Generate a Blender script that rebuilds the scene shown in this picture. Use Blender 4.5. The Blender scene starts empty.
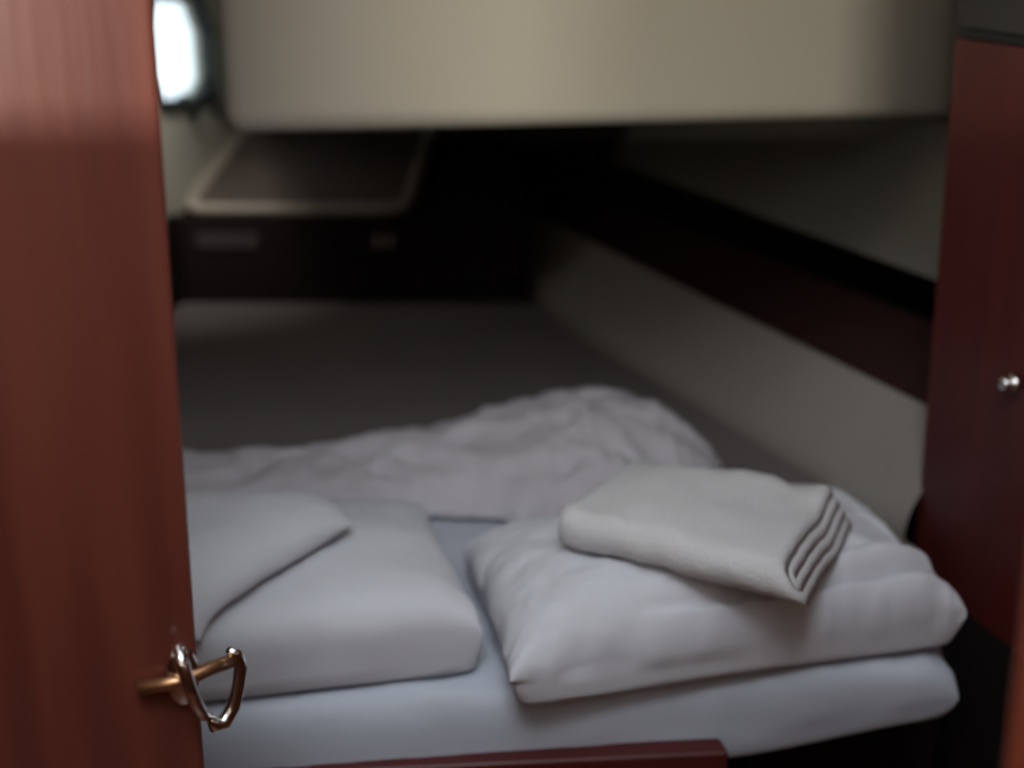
import bpy, bmesh, math, random
from mathutils import Vector, Matrix, noise
random.seed(4)
R = math.radians
S = bpy.context.scene
C = S.collection

# ------------------------------------------------------------ camera, world, lights, exposure
CAMZ = 1.55
PITCH = 17.0
FPX = 1100.0
cd = bpy.data.cameras.new('camera')
cam = bpy.data.objects.new('camera', cd); C.objects.link(cam)
cam.location = (0, 0, CAMZ)
cam.rotation_euler = (R(90 - PITCH), 0, 0)
cd.sensor_width = 36.0
cd.lens = FPX / 1024 * 36.0
cd.clip_start = 0.02
cd.dof.use_dof = True
cd.dof.focus_distance = 0.95
cd.dof.aperture_fstop = 2.0
S.camera = cam

w = bpy.data.worlds.new('sky'); S.world = w; w.use_nodes = True
w.node_tree.nodes['Background'].inputs[0].default_value = (0.86, 0.93, 1.0, 1)
w.node_tree.nodes['Background'].inputs[1].default_value = 1.2

def area(name, loc, target, sx, sy, power, col):
    l = bpy.data.lights.new(name, 'AREA'); l.shape = 'RECTANGLE'; l.size = sx; l.size_y = sy
    l.energy = power; l.color = col
    o = bpy.data.objects.new(name, l); C.objects.link(o)
    o.location = loc
    o.rotation_euler = (Vector(target) - Vector(loc)).to_track_quat('-Z', 'Y').to_euler()
    return o
# daylight falling through the companionway hatch above and behind the camera
area('hatch_daylight', (-0.05, -0.30, 3.0), (0.0, 1.2, 0.9), 0.7, 0.5, 10.2, (0.87, 0.92, 1.0))
# thin warm lamp added to shine level over the unseen counter behind the camera
area('level_band_lamp', (-0.15, -2.6, 1.737), (0.1, 1.0, 1.5), 1.6, 0.04, 62.0, (1.0, 0.92, 0.79))
# lamp added over the far left corner to brighten the left wall
area('left_wall_fill', (-0.76, 2.45, 1.87), (-0.95, 2.95, 1.3), 0.2, 0.3, 1.0, (0.97, 0.97, 0.92)).data.spread = R(75)

S.view_settings.view_transform = 'Standard'
S.view_settings.look = 'None'
S.view_settings.exposure = 0.54
S.view_settings.gamma = 1.0
S.view_settings.use_curve_mapping = False

# ------------------------------------------------------------ materials
def mat(name, col, rough=0.6, metal=0.0, coat=0.0, noise_scale=None, col2=None, bump=0.0, bump_scale=60, stretch=(1, 1, 1), spec=0.5, sheen=0.0):
    m = bpy.data.materials.new(name); m.use_nodes = True
    nt = m.node_tree; b = nt.nodes['Principled BSDF']
    b.inputs['Base Color'].default_value = (*col, 1)
    b.inputs['Roughness'].default_value = rough
    b.inputs['Metallic'].default_value = metal
    b.inputs['Coat Weight'].default_value = coat
    b.inputs['Coat Roughness'].default_value = 0.18
    b.inputs['Specular IOR Level'].default_value = spec
    b.inputs['Sheen Weight'].default_value = sheen
    tc = nt.nodes.new('ShaderNodeTexCoord'); mp = nt.nodes.new('ShaderNodeMapping')
    mp.inputs['Scale'].default_value = stretch
    nt.links.new(tc.outputs['Object'], mp.inputs['Vector'])
    if noise_scale:
        n = nt.nodes.new('ShaderNodeTexNoise'); n.inputs['Scale'].default_value = noise_scale
        n.inputs['Detail'].default_value = 5
        nt.links.new(mp.outputs[0], n.inputs['Vector'])
        r = nt.nodes.new('ShaderNodeValToRGB')
        r.color_ramp.elements[0].position = 0.3; r.color_ramp.elements[1].position = 0.7
        r.color_ramp.elements[0].color = (*col, 1); r.color_ramp.elements[1].color = (*(col2 or col), 1)
        nt.links.new(n.outputs['Fac'], r.inputs['Fac']); nt.links.new(r.outputs[0], b.inputs['Base Color'])
    if bump:
        n2 = nt.nodes.new('ShaderNodeTexNoise'); n2.inputs['Scale'].default_value = bump_scale
        n2.inputs['Detail'].default_value = 4
        nt.links.new(mp.outputs[0], n2.inputs['Vector'])
        bp = nt.nodes.new('ShaderNodeBump'); bp.inputs['Strength'].default_value = bump
        bp.inputs['Distance'].default_value = 0.01
        nt.links.new(n2.outputs['Fac'], bp.inputs['Height']); nt.links.new(bp.outputs[0], b.inputs['Normal'])
    return m
GR = (14, 14, 0.9)
M = {
 'door':   mat('varnished mahogany', (0.115, 0.027, 0.018), 0.36, coat=0.3, noise_scale=2.2, col2=(0.165, 0.043, 0.027), stretch=GR, bump=0.03, bump_scale=6),
 'locker': mat('red mahogany', (0.075, 0.009, 0.008), 0.5, coat=0.15, noise_scale=2.0, col2=(0.11, 0.016, 0.012), stretch=GR),
 'board':  mat('bunk board mahogany', (0.065, 0.006, 0.005), 0.55, coat=0.05, noise_scale=2.0, col2=(0.085, 0.009, 0.007), stretch=(0.9, 14, 14)),
 'jamb':   mat('orange mahogany edge', (0.28, 0.065, 0.03), 0.4, coat=0.2, noise_scale=2.0, col2=(0.22, 0.05, 0.025), stretch=GR),
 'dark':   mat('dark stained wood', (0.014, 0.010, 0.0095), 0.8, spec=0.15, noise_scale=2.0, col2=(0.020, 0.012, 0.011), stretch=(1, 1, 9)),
 'fascia': mat('dark brown fascia wood', (0.030, 0.012, 0.011), 0.7, spec=0.2, noise_scale=2.0, col2=(0.042, 0.015, 0.013), stretch=(1, 9, 9)),
 'cream':  mat('cream liner', (0.56, 0.53, 0.445), 0.6, noise_scale=1.5, col2=(0.53, 0.49, 0.42)),
 'creamd': mat('cream moulded rim', (0.40, 0.335, 0.28), 0.6),
 'vinyl':  mat('pale hull vinyl', (0.37, 0.325, 0.28), 0.7, noise_scale=3, col2=(0.33, 0.30, 0.265), bump=0.1, bump_scale=40),
 'liner':  mat('grey hull liner', (0.30, 0.28, 0.23), 0.75, noise_scale=4, col2=(0.26, 0.245, 0.21), bump=0.1, bump_scale=50),
 'brown':  mat('brown padded lid', (0.12, 0.09, 0.075), 0.9, spec=0.2, noise_scale=5, col2=(0.10, 0.075, 0.065)),
 'mattress': mat('grey brown ticking', (0.165, 0.134, 0.128), 0.9, noise_scale=6, col2=(0.145, 0.118, 0.113), bump=0.1, bump_scale=90, sheen=0.1),
 'sheet':  mat('white cotton sheet', (0.52, 0.55, 0.61), 0.85, noise_scale=4, col2=(0.49, 0.52, 0.58), bump=0.15, bump_scale=25),
 'pillow': mat('white pillowcase', (0.66, 0.655, 0.68), 0.85, noise_scale=5, col2=(0.63, 0.63, 0.665), bump=0.12, bump_scale=22),
 'towel':  mat('white towelling', (0.66, 0.64, 0.63), 0.95, noise_scale=8, col2=(0.62, 0.605, 0.60), bump=0.3, bump_scale=220, sheen=0.2),
 'duvet':  mat('white duvet cotton', (0.62, 0.59, 0.61), 0.9, noise_scale=9, col2=(0.53, 0.49, 0.515), bump=0.4, bump_scale=28),
 'chrome': mat('chrome', (0.86, 0.84, 0.80), 0.12, metal=1.0),
 'tinted_metal':  mat('reflection tinted metal', (0.50, 0.27, 0.14), 0.3, metal=0.9),  # orange brown reflection on the handle bar, put into the metal colour
 'black':  mat('black rubber', (0.014, 0.018, 0.017), 0.55),
 'label':  mat('dull label plate', (0.055, 0.045, 0.045), 0.6),
 'grey':   mat('dark grey plastic', (0.055, 0.052, 0.05), 0.6, noise_scale=4, col2=(0.045, 0.043, 0.042)),
 'floor':  mat('teak sole', (0.16, 0.05, 0.025), 0.4, noise_scale=2.0, col2=(0.2, 0.07, 0.035), stretch=(9, 1, 1)),
}
gm = bpy.data.materials.new('port glass'); gm.use_nodes = True
gt = gm.node_tree; gt.nodes.remove(gt.nodes['Principled BSDF'])
tr = gt.nodes.new('ShaderNodeBsdfTransparent'); tr.inputs[0].default_value = (0.93, 0.98, 0.98, 1)
gl = gt.nodes.new('ShaderNodeBsdfGlossy'); gl.inputs['Roughness'].default_value = 0.03
mx = gt.nodes.new('ShaderNodeMixShader'); mx.inputs[0].default_value = 0.06
gt.links.new(tr.outputs[0], mx.inputs[1]); gt.links.new(gl.outputs[0], mx.inputs[2])
gt.links.new(mx.outputs[0], gt.nodes['Material Output'].inputs['Surface'])
M['glass'] = gm

# ------------------------------------------------------------ helpers
def obj(name, me_or_bm, m, parent=None, smooth=False):
    if isinstance(me_or_bm, bmesh.types.BMesh):
        bmesh.ops.recalc_face_normals(me_or_bm, faces=me_or_bm.faces)
        me = bpy.data.meshes.new(name); me_or_bm.to_mesh(me); me_or_bm.free()
    else: me = me_or_bm
    me.materials.clear(); me.materials.append(m)
    if smooth:
        for p in me.polygons: p.use_smooth = True
    o = bpy.data.objects.new(name, me); C.objects.link(o)
    if parent:
        o.parent = parent
        o.matrix_parent_inverse = Matrix.LocRotScale(parent.location, parent.rotation_euler, None).inverted()
    return o
def tag(o, label=None, cat=None, group=None, kind=None):
    if label: o['label'] = label
    if cat: o['category'] = cat
    if group: o['group'] = group
    if kind: o['kind'] = kind
    return o
def thing(name, loc, label, cat, group=None):
    o = bpy.data.objects.new(name, None); C.objects.link(o); o.location = loc
    o.empty_display_size = 0.05
    return tag(o, label, cat, group)
def struct(o, label, cat): return tag(o, label, cat, kind='structure')

def prism(bm, poly, z0, z1, bev=0.0):
    """poly: xy outline; z0/z1 floats or per-vertex lists"""
    n = len(poly)
    za = z0 if isinstance(z0, (list, tuple)) else [z0] * n
    zb = z1 if isinstance(z1, (list, tuple)) else [z1] * n
    a = [bm.verts.new((p[0], p[1], za[i])) for i, p in enumerate(poly)]
    b = [bm.verts.new((p[0], p[1], zb[i])) for i, p in enumerate(poly)]
    fs = [bm.faces.new(a[::-1]), bm.faces.new(b)]
    for i in range(n):
        j = (i + 1) % n
        fs.append(bm.faces.new((a[i], a[j], b[j], b[i])))
    if bev:
        es = list({e for f in fs for e in f.edges})
        bmesh.ops.bevel(bm, geom=es, offset=bev, segments=3, affect='EDGES', profile=0.5)
    return bm
def obox(bm, c, u, su, sv, sz, bev=0.0, tilt=None):
    """box centred c, local x axis along yaw u (radians)"""
    mt = Matrix.Translation(c) @ Matrix.Rotation(u, 4, 'Z')
    if tilt: mt = mt @ tilt
    r = bmesh.ops.create_cube(bm, size=1.0, matrix=mt @ Matrix.Diagonal((su, sv, sz, 1)))
    if bev:
        es = list({e for v in r['verts'] for e in v.link_edges})
        bmesh.ops.bevel(bm, geom=es, offset=bev, segments=3, affect='EDGES', profile=0.5)
    return bm
def tube(bm, pts, r, seg=12, closed=False):
    pts = [Vector(p) for p in pts]; n = len(pts); rings = []
    up = Vector((0, 0, 1)); prev = None
    for i, p in enumerate(pts):
        if closed: t = pts[(i + 1) % n] - pts[i - 1]
        else: t = pts[min(i + 1, n - 1)] - pts[max(i - 1, 0)]
        t.normalize()
        if prev is None:
            a = t.cross(up)
            if a.length < 1e-3: a = t.cross(Vector((1, 0, 0)))
        else: a = prev - t * prev.dot(t)
        a.normalize(); prev = a; b = t.cross(a)
        rr = r[i] if isinstance(r, (list, tuple)) else r
        rings.append([bm.verts.new(p + a * math.cos(2 * math.pi * k / seg) * rr + b * math.sin(2 * math.pi * k / seg) * rr) for k in range(seg)])
    for i in range(n if closed else n - 1):
        A, B = rings[i], rings[(i + 1) % n]
        for k in range(seg):
            bm.faces.new((A[k], A[(k + 1) % seg], B[(k + 1) % seg], B[k]))
    if not closed:
        bm.faces.new(rings[0]); bm.faces.new(rings[-1])
    return bm
def loft(bm, rows):
    """rows: list of lists of points, open grid"""
    V = [[bm.verts.new(p) for p in r] for r in rows]
    for i in range(len(V) - 1):
        for j in range(len(V[0]) - 1):
            bm.faces.new((V[i][j], V[i][j + 1], V[i + 1][j + 1], V[i + 1][j]))
    return bm
def fbm(x, y, z=0.0, o=4):
    return noise.fractal(Vector((x, y, z)), 0.6, 2.1, o)
def ridge(x, y, z=0.0):
    return 1 - abs(noise.noise(Vector((x, y, z)))) * 2

def cushion(cor, z0, h, p=3.0, e=0.5, edge=0.03, n=44, pull=0.05, wr=0.004, wf=9, seed=0.0, zb=None, extra=None, flat=True, rc=0.0, steep=1.6):
    """stuffed pillow/mattress. cor: FL, FR, BR, BL outline corners in xy; z0 resting height; h full height"""
    FL, FR, BR, BL = [Vector((c[0], c[1], 0)) for c in cor]
    bm = bmesh.new(); top = []; bot = []
    ez = z0 + edge
    for i in range(n + 1):
        rt, rb = [], []
        for j in range(n + 1):
            u = math.sin(math.pi / 2 * (2 * i / n - 1)); v = math.sin(math.pi / 2 * (2 * j / n - 1))
            uu = u * (1 - pull * (1 - v * v)) * (1 - rc * v ** 6); vv = v * (1 - pull * (1 - u * u)) * (1 - rc * u ** 6)
            a = (uu + 1) / 2; b = (vv + 1) / 2
            P = FL * (1 - a) * (1 - b) + FR * a * (1 - b) + BR * a * b + BL * (1 - a) * b
            f = max(0.0, (1 - abs(u) ** p) * (1 - abs(v) ** p)) ** e
            k = (1 - abs(u) ** 8) * (1 - abs(v) ** 8)
            w1 = fbm(P.x * wf, P.y * wf, seed) * wr
            # tension wrinkles fanning from the edges
            w2 = ridge(u * 3.1 + seed, v * 1.3, seed) * wr * 0.9 * (1 - f) * k
            zt = ez + (h - edge) * f + (w1 + w2) * min(1, f * 3 + 0.2)
            if extra: zt += extra(u, v, f)
            rim = i in (0, n) or j in (0, n)
            zl = z0 + edge * (1 - min(1.0, f * steep)) + 0.0005 if flat else ez - edge * f
            if rim: zl = zt = ez + w1
            if zb: dz = zb(u, v)
            else: dz = 0
            wx = fbm(P.y * wf * 1.3, P.x * wf * 1.3, seed + 7) * wr * 0.8
            vt = bm.verts.new((P.x + wx, P.y + wx, zt + dz)); rt.append(vt)
            rb.append(vt if rim else bm.verts.new((P.x, P.y, zl + dz)))
        top.append(rt); bot.append(rb)
    for i in range(n):
        for j in range(n):
            bm.faces.new((top[i][j], top[i + 1][j], top[i + 1][j + 1], top[i][j + 1]))
            q = [bot[i][j], bot[i][j + 1], bot[i + 1][j + 1], bot[i + 1][j]]
            try: bm.faces.new(q)
            except ValueError: pass
    return bm
def quad(cx, cy, w_, d_, yaw):
    c, s = math.cos(yaw), math.sin(yaw)
    return [(cx + c * x - s * y, cy + s * x + c * y) for x, y in ((-w_/2, -d_/2), (w_/2, -d_/2), (w_/2, d_/2), (-w_/2, d_/2))]

from mathutils.bvhtree import BVHTree
def support(bm):
    t = BVHTree.FromBMesh(bm)
    def f(x, y, r=0.012):
        z = None
        for ax, ay in ((0, 0), (r, 0), (-r, 0), (0, r), (0, -r)):
            h = t.ray_cast(Vector((x + ax, y + ay, 3)), Vector((0, 0, -1)))[0]
            if h and (z is None or h.z > z): z = h.z
        return z
    return f
BY = R(14)                       # the berth runs 14 degrees off the camera's axis
ZB = 0.89                        # mattress top

# ------------------------------------------------------------ setting
# floor
bm = bmesh.new(); prism(bm, [(-1.6, -3.2), (1.8, -3.2), (1.8, 4.2), (-1.6, 4.2)], -0.04, 0.0)
struct(obj('floor', bm, M['floor']), 'reddish brown wooden cabin sole below the berth', 'floor')
# lower ceiling = underside of the cockpit, its front face hangs down over the berth
OL, OR_ = Vector((-0.405, 1.60)), Vector((1.25, 2.20))
d = (OR_ - OL).normalized(); nrm = Vector((-d.y, d.x))
LB = OL + Vector((-0.22, 1)) * 2.2; RB = OR_ + nrm * 2.2
bm = bmesh.new()
prism(bm, [tuple(OL), tuple(OR_), tuple(RB), tuple(LB)], 1.432, 1.879, bev=0.028)
struct(obj('cockpit_well', bm, M['cream'], smooth=True), 'cream moulded cockpit underside hanging low across the berth', 'ceiling')
bm = bmesh.new(); prism(bm, [(-1.14, 1.0), (1.8, 1.0), (1.8, 4.2), (-0.83, 4.2)], 1.88, 1.94)
struct(obj('ceiling', bm, M['cream']), 'cream cabin ceiling above the overhang', 'ceiling')
# left wall with a portlight hole
WX = lambda y: -0.905 + 0.10 * (y - 2.93)
def wl(y, z, off=0.0): return (WX(y) - off, y, z)
wy0, wy1, wz0, wz1 = 2.85, 3.30, 1.412, 1.675
oct_ = []
cut = 0.07
for (y, z) in ((wy0+cut, wz0), (wy1-cut*1.35, wz0+0.0), (wy1, wz0+cut*0.75), (wy1+0.005, wz1-cut*1.2), (wy1-cut*0.9, wz1), (wy0+cut, wz1), (wy0, wz1-cut), (wy0, wz0+cut)):
    oct_.append((y, z))
def ringmesh(bm, outer, inner, off0, off1):
    n = len(inner)
    L = []
    for off in (off0, off1):
        L.append([bm.verts.new(wl(y, z, off)) for y, z in outer]); L.append([bm.verts.new(wl(y, z, off)) for y, z in inner])
    o0, i0, o1, i1 = L
    for k in range(n):
        j = (k + 1) % n
        bm.faces.new((o0[k], o0[j], i0[j], i0[k])); bm.faces.new((o1[j], o1[k], i1[k], i1[j]))
        bm.faces.new((i0[k], i0[j], i1[j], i1[k])); bm.faces.new((o0[j], o0[k], o1[k], o1[j]))
bm = bmesh.new()
out = [(2.3, 0.0), (3.3, 0.0), (4.2, 0.9), (4.2, 1.94), (3.3, 1.94), (2.3, 1.94), (0.9, 1.94), (0.9, 0.0)]
out = [(2.6, 0.0), (4.2, 0.0), (4.2, 1.5), (4.2, 1.94), (3.1, 1.94), (2.6, 1.94), (0.9, 1.94), (0.9, 0.0)]
ringmesh(bm, out, oct_, 0.0, 0.05)
struct(obj('wall_left', bm, M['cream']), 'cream side wall with the bright portlight, left of the overhang', 'wall')
bm = bmesh.new(); prism(bm, [(WX(0.9)+0.002, 0.9), (WX(0.9)+0.010, 0.9), (WX(2.948)+0.016, 2.948), (WX(2.948)+0.002, 2.948)], 0.0, 1.125)
struct(obj('trim_1', bm, M['dark']), 'dark wooden lining low on the left wall', 'wall lining')
# portlight
def scaled(o, s_):
    cy = sum(p[0] for p in o) / len(o); cz = sum(p[1] for p in o) / len(o)
    return [(cy + (y - cy) * s_[0], cz + (z - cz) * s_[1]) for y, z in o]
win = tag(bpy.data.objects.new('window_1', None), 'small bright portlight with clipped corners in the cream left wall', 'window', kind='structure')
C.objects.link(win); win.location = wl(3.08, 1.4)
bm = bmesh.new(); ringmesh(bm, scaled(oct_, (1.10, 1.14)), scaled(oct_, (0.98, 0.98)), -0.012, 0.03)
obj('window_frame', bm, M['black'], win)
bm = bmesh.new(); ringmesh(bm, scaled(oct_, (0.98, 0.98)), scaled(oct_, (0.95, 0.94)), -0.004, 0.02)
obj('gasket', bm, M['black'], win)
bm = bmesh.new()
fa = [bm.verts.new(wl(y, z, 0.018)) for y, z in scaled(oct_, (0.97, 0.97))]; fb = [bm.verts.new(wl(y, z, 0.022)) for y, z in scaled(oct_, (0.97, 0.97))]
bm.faces.new(fa); bm.faces.new(fb[::-1])
for k in range(8): bm.faces.new((fa[k], fb[k], fb[(k+1) % 8], fa[(k+1) % 8]))
obj('pane', bm, M['glass'], win)
for (y, z, ln) in ((3.22, 1.445, 0.06), (3.05, 1.405, 0.03)):
    bm = bmesh.new()
    tube(bm, [wl(y, z + 0.02, -0.008), wl(y + 0.01, z, -0.022), wl(y + 0.02, z - 0.02, -0.026), wl(y + 0.05, z - 0.02 - ln, -0.02)], [0.014, 0.016, 0.013, 0.008], 10)
    lt = obj('latch', bm, M['black'], win, smooth=True)
    bm = bmesh.new(); obox(bm, wl(y, z + 0.015, -0.008), R(-84), 0.05, 0.016, 0.02, 0.003)
    obj('hinge', bm, M['black'], lt)

# hull side at the right: stations in y, one x per line
YS = [1.443, 1.5, 1.625, 1.9, 2.2, 2.44, 2.8, 3.2, 3.7]
def lerp(tab, y):
    if y <= tab[0][0]: a, b = tab[0], tab[1]
    elif y >= tab[-1][0]: a, b = tab[-2], tab[-1]
    else:
        for k in range(len(tab) - 1):
            if tab[k][0] <= y <= tab[k+1][0]: a, b = tab[k], tab[k+1]; break
    return a[1] + (b[1] - a[1]) * (y - a[0]) / (b[0] - a[0])
bb = [(1.25, 0.625), (1.625, 0.50), (2.44, 0.204), (3.2, 0.01)]
bt = [(1.3, 0.662), (1.525, 0.60), (2.36, 0.367), (3.22, 0.135)]
ft = [(1.3, 0.76), (1.72, 0.673), (3.2, 0.30)]
lb = [(1.3, 0.745), (1.70, 0.665), (3.22, 0.385)]
def strip(bm, lines):
    """lines: list of (func(y)->x, z)"""
    return loft(bm, [[(fx(y), y, z) for fx, z in lines] for y in YS])
L = lambda t, off=0.0: (lambda y: lerp(t, y) + off)
bm = bmesh.new()
strip(bm, [(L(bb, 0.03), 0.55), (L(bb, 0.004), ZB - 0.11), (L(bb, 0.0), ZB), (L(bb, 0.006), ZB + 0.03), (lambda y: 0.5 * (lerp(bb, y) + lerp(bt, y)) - 0.006, 0.965), (L(bt, -0.008), 1.035), (L(bt, 0.004), 1.05)])
strip(bm, [(L(bt, 0.004), 1.05), (L(bt, 0.05), 1.05), (L(bb, 0.10), 0.55)])
struct(obj('wall_right', bm, M['vinyl'], smooth=True), 'pale padded hull lining running along the right of the mattress', 'wall')
sh = thing('side_shelf', (0.5, 2.0, 1.05), 'long dark wooden shelf recessed along the right hull side', 'shelf')
bm = bmesh.new()
strip(bm, [(L(bt, 0.006), 1.051), (L(ft, -0.006), 1.128), (L(ft, 0.006), 1.13), (L(ft, 0.006), 1.118), (L(bt, 0.03), 1.051)])
obj('fascia', bm, M['fascia'], sh)
bm = bmesh.new()
strip(bm, [(L(ft, 0.007), 1.10), (L(ft, 0.20), 1.10), (L(ft, 0.20), 1.095), (L(ft, 0.007), 1.095)])
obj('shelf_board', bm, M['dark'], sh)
bm = bmesh.new()
strip(bm, [(L(ft, 0.20), 1.10), (L(ft, 0.22), 1.25), (L(lb, 0.02), 1.225), (L(lb, 0.0), 1.20)])
obj('back_panel', bm, M['dark'], sh)
bm = bmesh.new()
strip(bm, [(L(lb, 0.0), 1.201), (L(lb, 0.006), 1.212), (L(lb, 0.09), 1.33), (L(lb, 0.22), 1.44), (L(lb, 0.60), 1.90)])
struct(obj('wall_upper_right', bm, M['liner'], smooth=True), 'grey green hull liner above the dark side shelf', 'wall')
# back wall
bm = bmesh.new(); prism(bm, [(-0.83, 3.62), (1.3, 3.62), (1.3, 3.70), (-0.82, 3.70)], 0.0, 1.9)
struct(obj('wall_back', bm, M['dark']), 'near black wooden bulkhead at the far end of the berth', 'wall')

# ------------------------------------------------------------ berth base, mattress
bs = thing('berth_base', (-0.2, 1.2, 0.0), 'dark red wooden berth base under the mattress', 'bed base')
fy = lambda x: 1.012 + 0.075 * x          # front edge of the mattress
bm = bmesh.new(); prism(bm, [(-0.98, fy(-0.98)+0.06), (0.22, fy(0.22)+0.06), (0.50, 1.5), (0.0, 3.05), (-0.90, 3.05)], 0.0, ZB - 0.105)
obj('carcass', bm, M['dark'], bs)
bm = bmesh.new()
p0, p1 = (-0.98, fy(-0.98)), (0.235, fy(0.235))
prism(bm, [(p0[0], p0[1]+0.018), (p1[0], p1[1]+0.018), (p1[0]-0.006, p1[1]+0.048), (p0[0]-0.006, p0[1]+0.048)], 0.08, ZB - 0.107, bev=0.004)
obj('front_board', bm, M['board'], bs)
bm = bmesh.new()
prism(bm, [(p0[0], p0[1]-0.012), (p1[0], p1[1]-0.012), (p1[0]-0.006, p1[1]+0.017), (p0[0]-0.006, p0[1]+0.017)], 0.74, ZB - 0.066, bev=0.005)
obj('top_rail', bm, M['board'], bs)
bm = bmesh.new()
prism(bm, [(0.24, 1.20), (0.575, 1.285), (0.545, 1.45), (0.24, 1.5)], 0.0, ZB - 0.106)
obj('side_board', bm, M['dark'], bs)

mt = thing('mattress', (-0.2, 2.0, ZB - 0.10), 'grey brown berth mattress, dark at the far end, white sheet at the front', 'mattress')
bm = bmesh.new()
outl = [(-0.97, 1.30), (0.50, 1.35), (0.575, 1.36), (lerp(bb, 1.625)-0.006, 1.625), (lerp(bb, 2.44)-0.006, 2.44), (lerp(bb, 2.93)-0.008, 2.93), (-0.90, 2.93)]
prism(bm, outl, ZB - 0.10, ZB - 0.002, bev=0.012)
obj('mattress_body', bm, M['mattress'], mt)
bm = cushion([(-0.97, 0.905), (0.503, 1.080), (0.555, 1.62), (-0.95, 1.72)], ZB - 0.10, 0.104, p=30, e=0.4, edge=0.040, n=90, pull=0.0, wr=0.006, wf=9, seed=3.3)
for v in bm.verts:
    if v.co.x > 0.22:
        k = min(1, (v.co.x - 0.22) / 0.28)
        v.co.z = ZB + 0.004 - (ZB + 0.004 - v.co.z) * (1 - 0.30 * k * k * (3 - 2 * k))
o = obj('fitted_sheet', bm, M['sheet'], mt, smooth=True); o['label'] = 'white fitted sheet over the front of the mattress'

# ------------------------------------------------------------ aft locker at the back of the berth
lk = thing('aft_locker', (-0.45, 3.2, ZB), 'black brown wooden locker at the far end of the berth with a rimmed lid', 'locker')
bm = bmesh.new()
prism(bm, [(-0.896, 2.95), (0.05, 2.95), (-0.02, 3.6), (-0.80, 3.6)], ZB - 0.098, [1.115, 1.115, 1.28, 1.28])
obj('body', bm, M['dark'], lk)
# lid: sloping brown pad inside a raised pale rim with rounded corners
def lidpt(x, y, h=0.0): return Vector((x, y, 1.118 + (y - 2.95) * 0.285 + h))
def rounded(x0, x1, y0, y1, r, skew):
    pts = []
    for cx, cy, a0 in ((x1-r, y0+r, -90), (x1-r, y1-r, 0), (x0+r, y1-r, 90), (x0+r, y0+r, 180)):
        for k in range(7):
            a = R(a0 + k * 15); X = cx + r * math.cos(a); Y = cy + r * math.sin(a)
            pts.append((X + skew * (Y - y0), Y))
    return pts
rim = rounded(-0.875, -0.285, 2.965, 3.58, 0.055, 0.05)
bm = bmesh.new(); tube(bm, [lidpt(x, y, 0.012) for x, y in rim], 0.016, 10, closed=True)
o = obj('lid_rim', bm, M['creamd'], lk, smooth=True); o['label'] = 'pale raised rim of the lid'
bm = bmesh.new()
a = [bm.verts.new(lidpt(x, y, 0.0)) for x, y in rim]; b = [bm.verts.new(lidpt(x, y, 0.012)) for x, y in rim]
bm.faces.new(a[::-1]); bm.faces.new(b)
for k in range(len(a)): bm.faces.new((a[k], a[(k+1) % len(a)], b[(k+1) % len(a)], b[k]))
o = obj('lid_panel', bm, M['brown'], lk); o['label'] = 'dull brown lid panel'
bm = bmesh.new(); obox(bm, (-0.765, 2.944, 1.052), 0, 0.165, 0.008, 0.042, 0.003)
o = obj('label_plate', bm, M['label'], lk); o['label'] = 'faint rectangular plate on the locker front'
for x in (-0.363, -0.33):
    bm = bmesh.new(); obox(bm, (x, 2.943, 1.052), 0, 0.014, 0.012, 0.034, 0.004, tilt=Matrix.Rotation(R(12), 4, 'Y'))
    o = obj('catch', bm, M['creamd'], lk); o['label'] = 'small pale catch'

# ------------------------------------------------------------ right locker
dx, dy = 0.235, -0.97
far = Vector((0.562, 1.45)); near = far + Vector((dx, dy)) * 0.66
side = Vector((0.97, 0.235))
rk = thing('side_locker', (0.7, 1.2, 0.0), 'tall dark red mahogany locker beside the right end of the berth', 'locker')
def face(bm, t0, t1, th0, th1, z0, z1, lean=0.0, bev=0.0):
    """slab on the locker face between distances t0..t1 from the far edge"""
    a = far + Vector((dx, dy)) * t0; b = far + Vector((dx, dy)) * t1
    q = [a + side * th0, b + side * th0, b + side * th1, a + side * th1]
    return prism(bm, [tuple(p) for p in q], z0, z1, bev)
bm = bmesh.new(); face(bm, 0, 0.66, 0.0, 0.02, [0.775, 0.80, 0.80, 0.775], [1.562, 1.50, 1.50, 1.562], bev=0.002)
for v in bm.verts:                         # its far edge leans a little outwards with height
    v.co.x += (v.co.z - 1.2) * -0.035 + 0.0083
obj('side_panel', bm, M['locker'], rk)
bm = bmesh.new(); face(bm, 0.02, 0.66, 0.021, 0.40, 0.0, 1.50)
obj('carcass', bm, M['dark'], rk)
bm = bmesh.new(); face(bm, 0.0, 0.66, 0.004, 0.40, [1.564, 1.502, 1.502, 1.564], [1.574, 1.512, 1.512, 1.574])
for v in bm.verts: v.co.x += (v.co.z - 1.2) * -0.035 + 0.0083
obj('shadow_gap', bm, M['black'], rk)
bm = bmesh.new(); face(bm, 0.0, 0.66, 0.0, 0.40, [1.576, 1.514, 1.514, 1.576], 1.879)
for v in bm.verts: v.co.x += (v.co.z - 1.2) * -0.035 + 0.0083
o = obj('upper_panel', bm, M['grey'], rk); o['label'] = 'dark grey panel above the wood'
kn = Vector((0.605, 1.272, 1.162)); nd = Vector((-0.97, -0.235, 0))
bm = bmesh.new()
tube(bm, [kn + nd * t for t in (-0.004, 0.003, 0.004, 0.007, 0.010, 0.014, 0.017)], [0.011, 0.011, 0.006, 0.006, 0.009, 0.009, 0.005], 16)
kb = obj('knob', bm, M['chrome'], rk, smooth=True); kb['label'] = 'small chrome knob'

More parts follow.
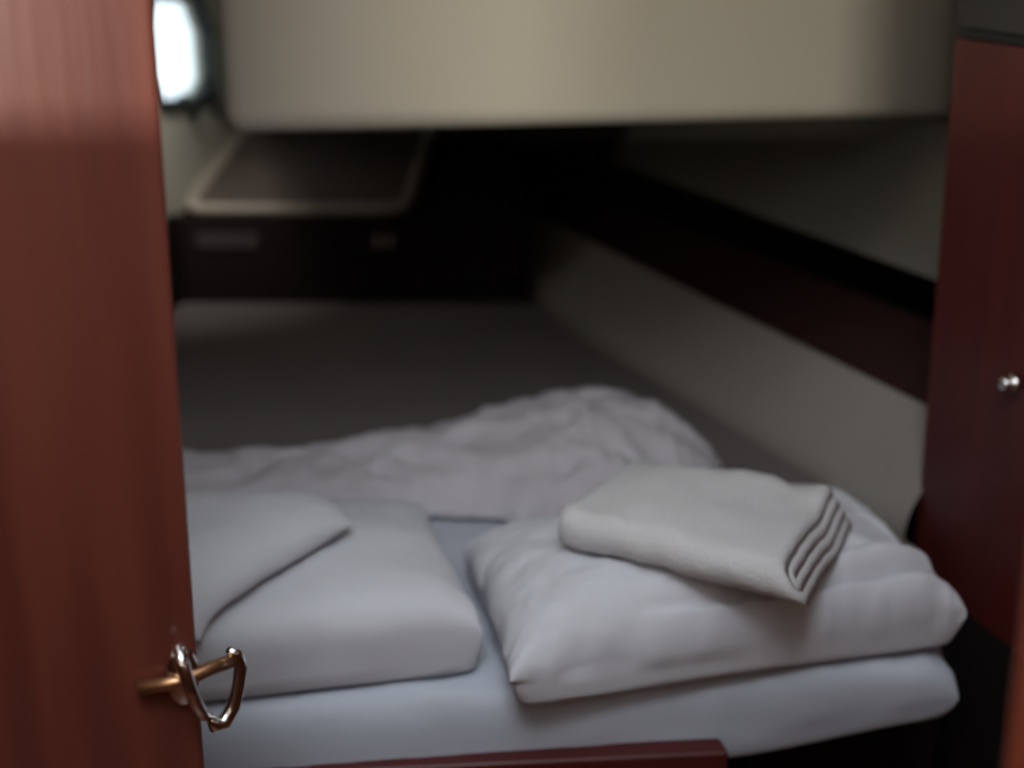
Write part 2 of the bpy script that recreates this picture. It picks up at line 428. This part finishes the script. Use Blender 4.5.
# doorway jamb nearest the camera on the right
bm = bmesh.new()
prism(bm, [(0.2197, 0.42), (0.30, 0.40), (0.36, 0.47), (0.25, 0.475)], 0.0, 1.87, bev=0.003)
for v in bm.verts: v.co.x -= (v.co.z - 1.257) * 0.03
struct(obj('door_frame_right', bm, M['jamb']), 'orange brown wooden door jamb at the lower right edge', 'door frame')

# saloon behind the camera: bulkhead sides, and an unseen added counter whose top cuts the level light
bm = bmesh.new(); prism(bm, [(-1.6, -1.15), (1.8, -1.15), (1.8, -0.75), (-1.6, -0.75)], 0.0, 1.607)
struct(obj('level_light_blocker', bm, M['floor']), 'unseen wooden block added behind the viewer to cut the level light', 'blocker')
bm = bmesh.new(); prism(bm, [(-1.6, -3.2), (-1.55, -3.2), (-1.55, 0.9), (-1.6, 0.9)], 0.0, 1.94)
struct(obj('wall_far_left', bm, M['floor']), 'wooden side of the saloon, far left', 'wall')
bm = bmesh.new(); prism(bm, [(1.75, -3.2), (1.8, -3.2), (1.8, 4.2), (1.75, 4.2)], 0.0, 1.94)
struct(obj('wall_far_right', bm, M['floor']), 'wooden side of the saloon, far right', 'wall')

bm = bmesh.new(); prism(bm, [(-1.6, -3.25), (1.8, -3.25), (1.8, -3.2), (-1.6, -3.2)], 0.0, 2.06)
struct(obj('wall_front', bm, M['floor']), 'wooden bulkhead at the far end of the saloon', 'wall')
bm = bmesh.new()
for q in ([(-1.6, -3.2), (1.8, -3.2), (1.8, -0.45), (-1.6, -0.45)], [(-1.6, -0.45), (-0.5, -0.45), (-0.5, 1.0), (-1.6, 1.0)], [(0.45, -0.45), (1.8, -0.45), (1.8, 1.0), (0.45, 1.0)]):
    prism(bm, q, 2.0, 2.05)
prism(bm, [(-1.6, 1.0), (1.8, 1.0), (1.8, 1.04), (-1.6, 1.04)], 1.94, 2.05)
struct(obj('ceiling_saloon', bm, M['cream']), 'cream saloon ceiling with the open companionway hatch', 'ceiling')
bm = bmesh.new(); prism(bm, [(-1.6, 0.86), (-0.93, 0.86), (-0.93, 0.9), (-1.6, 0.9)], 0.0, 1.94)
struct(obj('wall_door_side', bm, M['door']), 'mahogany bulkhead left of the cabin door', 'wall')
# ------------------------------------------------------------ open cabin door, left
dr = thing('door_1', (-0.45, 0.66, 0.0), 'varnished reddish brown cabin door standing open at the left', 'door'); dr['kind'] = 'structure'
ea = Vector((-0.236, 0.74)); eb = Vector((-0.80, 0.50))
dd = (eb - ea).normalized(); dn = Vector((-dd.y, dd.x))      # dn points toward the camera side
if dn.y > 0: dn = -dn
th = 0.028
bm = bmesh.new()
poly = [ea, eb, eb - dn * th, ea - dn * th]
prism(bm, [tuple(p) for p in poly], 0.06, 1.865, bev=0.004)
for v in bm.verts: v.co.x += (v.co.z - 1.25) * 0.024
obj('door_leaf', bm, M['door'], dr)
def dp(t, n, z): # t = distance in from the free edge, n = out towards camera
    p = ea + dd * t + dn * n
    return Vector((p.x + (z - 1.25) * 0.024, p.y, z))
HZ = 1.094
HK = 1.4
bm = bmesh.new()
tube(bm, [dp(0.012, t, HZ) for t in (0.0, 0.003, 0.006, 0.008)], [0.013, 0.013, 0.011, 0.004], 20)
for v in bm.verts: v.co.z = HZ + (v.co.z - HZ) * 2.0
hd = obj('door_handle', bm, M['chrome'], dr, smooth=True); hd['label'] = 'chrome handle with looped grips at the door edge'
bm = bmesh.new()
tube(bm, [dp(0.045, 0.006, HZ), dp(0.012, 0.010, HZ), dp(-0.010, 0.0, HZ + 0.001), dp(-0.026, -0.012, HZ - 0.004)], 0.0055, 12)
obj('spindle', bm, M['tinted_metal'], hd, smooth=True)
bm = bmesh.new()     # far side grip: a long curved loop hanging past the door edge
tube(bm, [dp(-0.025, -0.012, HZ + 0.006), dp(-0.031, -0.014, HZ + 0.000), dp(-0.034, -0.014, HZ - 0.012), dp(-0.031, -0.013, HZ - 0.028), dp(-0.026, -0.011, HZ - 0.044), dp(-0.018, -0.008, HZ - 0.054), dp(-0.010, -0.005, HZ - 0.053), dp(-0.006, -0.003, HZ - 0.043)], [0.003, 0.0048, 0.0055, 0.0052, 0.0055, 0.006, 0.006, 0.003], 14)
obj('grip', bm, M['chrome'], hd, smooth=True)
bm = bmesh.new()     # near side grip
tube(bm, [dp(0.015, 0.012, HZ + 0.032), dp(0.013, 0.020, HZ + 0.020), dp(0.009, 0.022, HZ + 0.002), dp(0.006, 0.022, HZ - 0.012), dp(0.001, 0.016, HZ - 0.028), dp(-0.006, 0.006, HZ - 0.038)], [0.003, 0.0055, 0.005, 0.005, 0.005, 0.003], 12)
obj('lever', bm, M['chrome'], hd, smooth=True)

# ------------------------------------------------------------ bedding
PL = [(-0.60, 0.925), (-0.028, 1.050), (-0.120, 1.395), (-0.68, 1.28)]
bm = cushion(PL, ZB + 0.012, 0.100, p=6.0, e=0.36, edge=0.045, pull=0.025, rc=0.012, n=64, steep=3.5, extra=lambda u, v, f: -0.022 * max(0, v) * f, wr=0.004, seed=1.2)
supL = support(bm)
tag(obj('pillow', bm, M['pillow'], smooth=True), 'plump white pillow lying beside the open door, under a smaller one', 'pillow')
c2 = [(-0.385, 0.900), (-0.185, 1.175), (-0.275, 1.265), (-0.66, 1.15)]
bm = cushion(c2, 0.99, 0.046, p=4.0, e=0.5, edge=0.016, pull=-0.08, wr=0.003, seed=5.1)
for v in bm.verts:
    h = supL(v.co.x, v.co.y)
    if h is not None: v.co.z += max(0.962, h + 0.003) - 0.99
    else: v.co.z -= 0.015
tag(obj('small_pillow', bm, M['pillow'], smooth=True), 'small flat white pillow on top of the left pillow, half behind the door', 'pillow')

PR = [(0.000, 0.976), (0.512, 1.105), (0.465, 1.42), (-0.065, 1.275)]
def fl(u, v, f):     # open pillowcase end folded under along the front right
    s = -0.016 * max(0, v) * f
    if v < -0.5 and u > -0.5:
        k = min(1, (u + 0.5) * 1.6)
        s -= 0.024 * math.exp(-((v + 0.86 - 0.05 * u) / 0.038) ** 2) * k
        s += 0.007 * math.exp(-((v + 0.73 - 0.04 * u) / 0.05) ** 2) * k
    if u > 0.1:
        k = min(1, (u - 0.1) * 2)
        s += 0.007 * k * math.sin(7 * u + 5 * v + 1.5 * noise.noise(Vector((u * 3, v * 3, 2)))) * (0.4 + 0.6 * (1 - f))
        s -= 0.010 * math.exp(-((u - 0.86 + 0.12 * v) / 0.05) ** 2) * (v < 0.6) * (v > -0.85)
    return s
bm = cushion(PR, ZB + 0.012, 0.112, p=5.0, e=0.40, edge=0.036, pull=0.04, rc=0.008, n=96, steep=3.5, wr=0.007, seed=9.4, extra=fl)
supR = support(bm)
tag(obj('pillow', bm, M['pillow'], smooth=True), 'white pillow at the right front corner, under the folded towel', 'pillow')

# folded towel: nested U folds, rounded edges at the right hand side
def utowel(bm, x0, xr, zc, r, t, W, n=26):
    """U shaped layer; centreline radius r around (xr, zc); extruded over y -W..W"""
    path = []
    for k in range(12): path.append((x0 + (xr - x0) * k / 11, zc + r, 0, 1))
    for k in range(1, 12):
        a = math.pi / 2 - math.pi * k / 12; path.append((xr + r * math.cos(a), zc + r * math.sin(a), math.cos(a), math.sin(a)))
    for k in range(12): path.append((xr + (x0 - xr) * k / 11, zc - r, 0, -1))
    outer = [(x + nx * t / 2, z + nz * t / 2) for x, z, nx, nz in path]
    inner = [(x - nx * t / 2, z - nz * t / 2) for x, z, nx, nz in path]
    tip = lambda p, q: ((p[0] + q[0]) / 2 - t * 0.45, (p[1] + q[1]) / 2)
    prof = outer + [tip(outer[-1], inner[-1])] + inner[::-1] + [tip(outer[0], inner[0])]
    rings = []
    for k in range(n + 1):
        y = -W + 2 * W * k / n
        e = 1 - 0.03 * (abs(y) / W) ** 10
        ring = []
        for x, z in prof:
            w_ = fbm(x * 14, y * 14, z * 8) * 0.0022
            ring.append(bm.verts.new((x * e + w_, y, z + fbm(x * 9 + 3, y * 9, 1.0) * 0.004)))
        rings.append(ring)
    m_ = len(prof)
    for i in range(n):
        for j in range(m_):
            bm.faces.new((rings[i][j], rings[i][(j+1) % m_], rings[i+1][(j+1) % m_], rings[i+1][j]))
    for ring in (rings[0], rings[-1]):       # caps as quads across the layer
        h_ = len(outer)
        for j in range(h_ - 1):
            q = [ring[j], ring[j+1], ring[m_ - 2 - (j + 1)], ring[m_ - 2 - j]]
            try: bm.faces.new(q)
            except ValueError: pass
        try: bm.faces.new((ring[h_-1], ring[h_], ring[h_+1]))
        except ValueError: pass
        try: bm.faces.new((ring[m_-2], ring[m_-1], ring[0]))
        except ValueError: pass
bm = bmesh.new()
utowel(bm, -0.092, 0.105, 0.022, 0.0170, 0.0115, 0.122)
utowel(bm, -0.090, 0.103, 0.022, 0.0056, 0.0105, 0.123)
tilt = Matrix.Translation((0.217, 1.163, 0)) @ Matrix.Rotation(R(-29 - 90), 4, 'Z')
for v in bm.verts:
    if v.co.y > 0: v.co.y += (0.042 - v.co.z) * 0.75 * (v.co.y / 0.13)
bmesh.ops.transform(bm, matrix=tilt, verts=bm.verts)
for v in bm.verts:
    h = supR(v.co.x, v.co.y) or 0
    v.co.z += max(1.013 - 0.03 * (v.co.y - 1.05), h + 0.004)
tag(obj('folded_towel', bm, M['towel'], smooth=True), 'thick white towel folded square on top of the right pillow', 'towel')

# crumpled duvet heaped across the middle of the mattress
def duvet():
    sp = [(-0.80, 1.56, 0.13, 0.035), (-0.55, 1.57, 0.13, 0.036), (-0.36, 1.58, 0.13, 0.045), (-0.18, 1.61, 0.15, 0.070), (-0.04, 1.66, 0.19, 0.086), (0.08, 1.68, 0.23, 0.100), (0.17, 1.67, 0.23, 0.102), (0.23, 1.64, 0.20, 0.088), (0.275, 1.60, 0.15, 0.06), (0.300, 1.57, 0.08, 0.02)]
    n, m = 150, 80
    bm = bmesh.new(); rows = []
    for i in range(n + 1):
        s = i / n * (len(sp) - 1); k = min(int(s), len(sp) - 2); f = s - k
        P = [sp[max(k-1, 0)], sp[k], sp[k+1], sp[min(k+2, len(sp)-1)]]
        cr = []
        for q in range(4):
            a, b, c, d_ = (p[q] for p in P)
            cr.append(0.5 * (2*b + (c-a)*f + (2*a-5*b+4*c-d_)*f*f + (3*b-a-3*c+d_)*f**3))
        cx, cy, hw, hh = cr
        row = []
        for j in range(m + 1):
            t = -math.cos(math.pi * j / m)
            edge = 1 + 0.16 * fbm(cx * 5, 3.0 + (1 if t > 0 else -1) * 2, 0.5)
            x = cx + t * 0.04 + fbm(cx * 7, t * 2, 3) * 0.012
            y = cy + t * hw * edge
            e = max(0, 1 - abs(t) ** 2.4) ** 0.55
            q = Vector((x, y, 0))
            wx = x + 0.05 * noise.noise(Vector((x * 6, y * 6, 1.5)))
            wy = y + 0.05 * noise.noise(Vector((x * 6 + 9, y * 6, 2.5)))
            fold = ridge(wx * 9 + wy * 4, wy * 13 - wx * 3, 0.3) * 0.5 + ridge(wx * 21, wy * 17, 4.3) * 0.22 + fbm(wx * 5, wy * 5, 7) * 0.35
            z = ZB + 0.011 + hh * e * (0.76 + 0.26 * fold) + e * 0.014 * fold
            row.append(bm.verts.new((x, y, max(z, ZB + 0.011))))
        rows.append(row)
    for i in range(n):
        for j in range(m): bm.faces.new((rows[i][j], rows[i+1][j], rows[i+1][j+1], rows[i][j+1]))
    # underside
    for i in range(n):
        bm.faces.new((rows[i][0], rows[i][m], rows[i+1][m], rows[i+1][0]))
    return bm
tag(obj('duvet', duvet(), M['duvet'], smooth=True), 'crumpled white duvet heaped across the middle of the mattress', 'duvet')
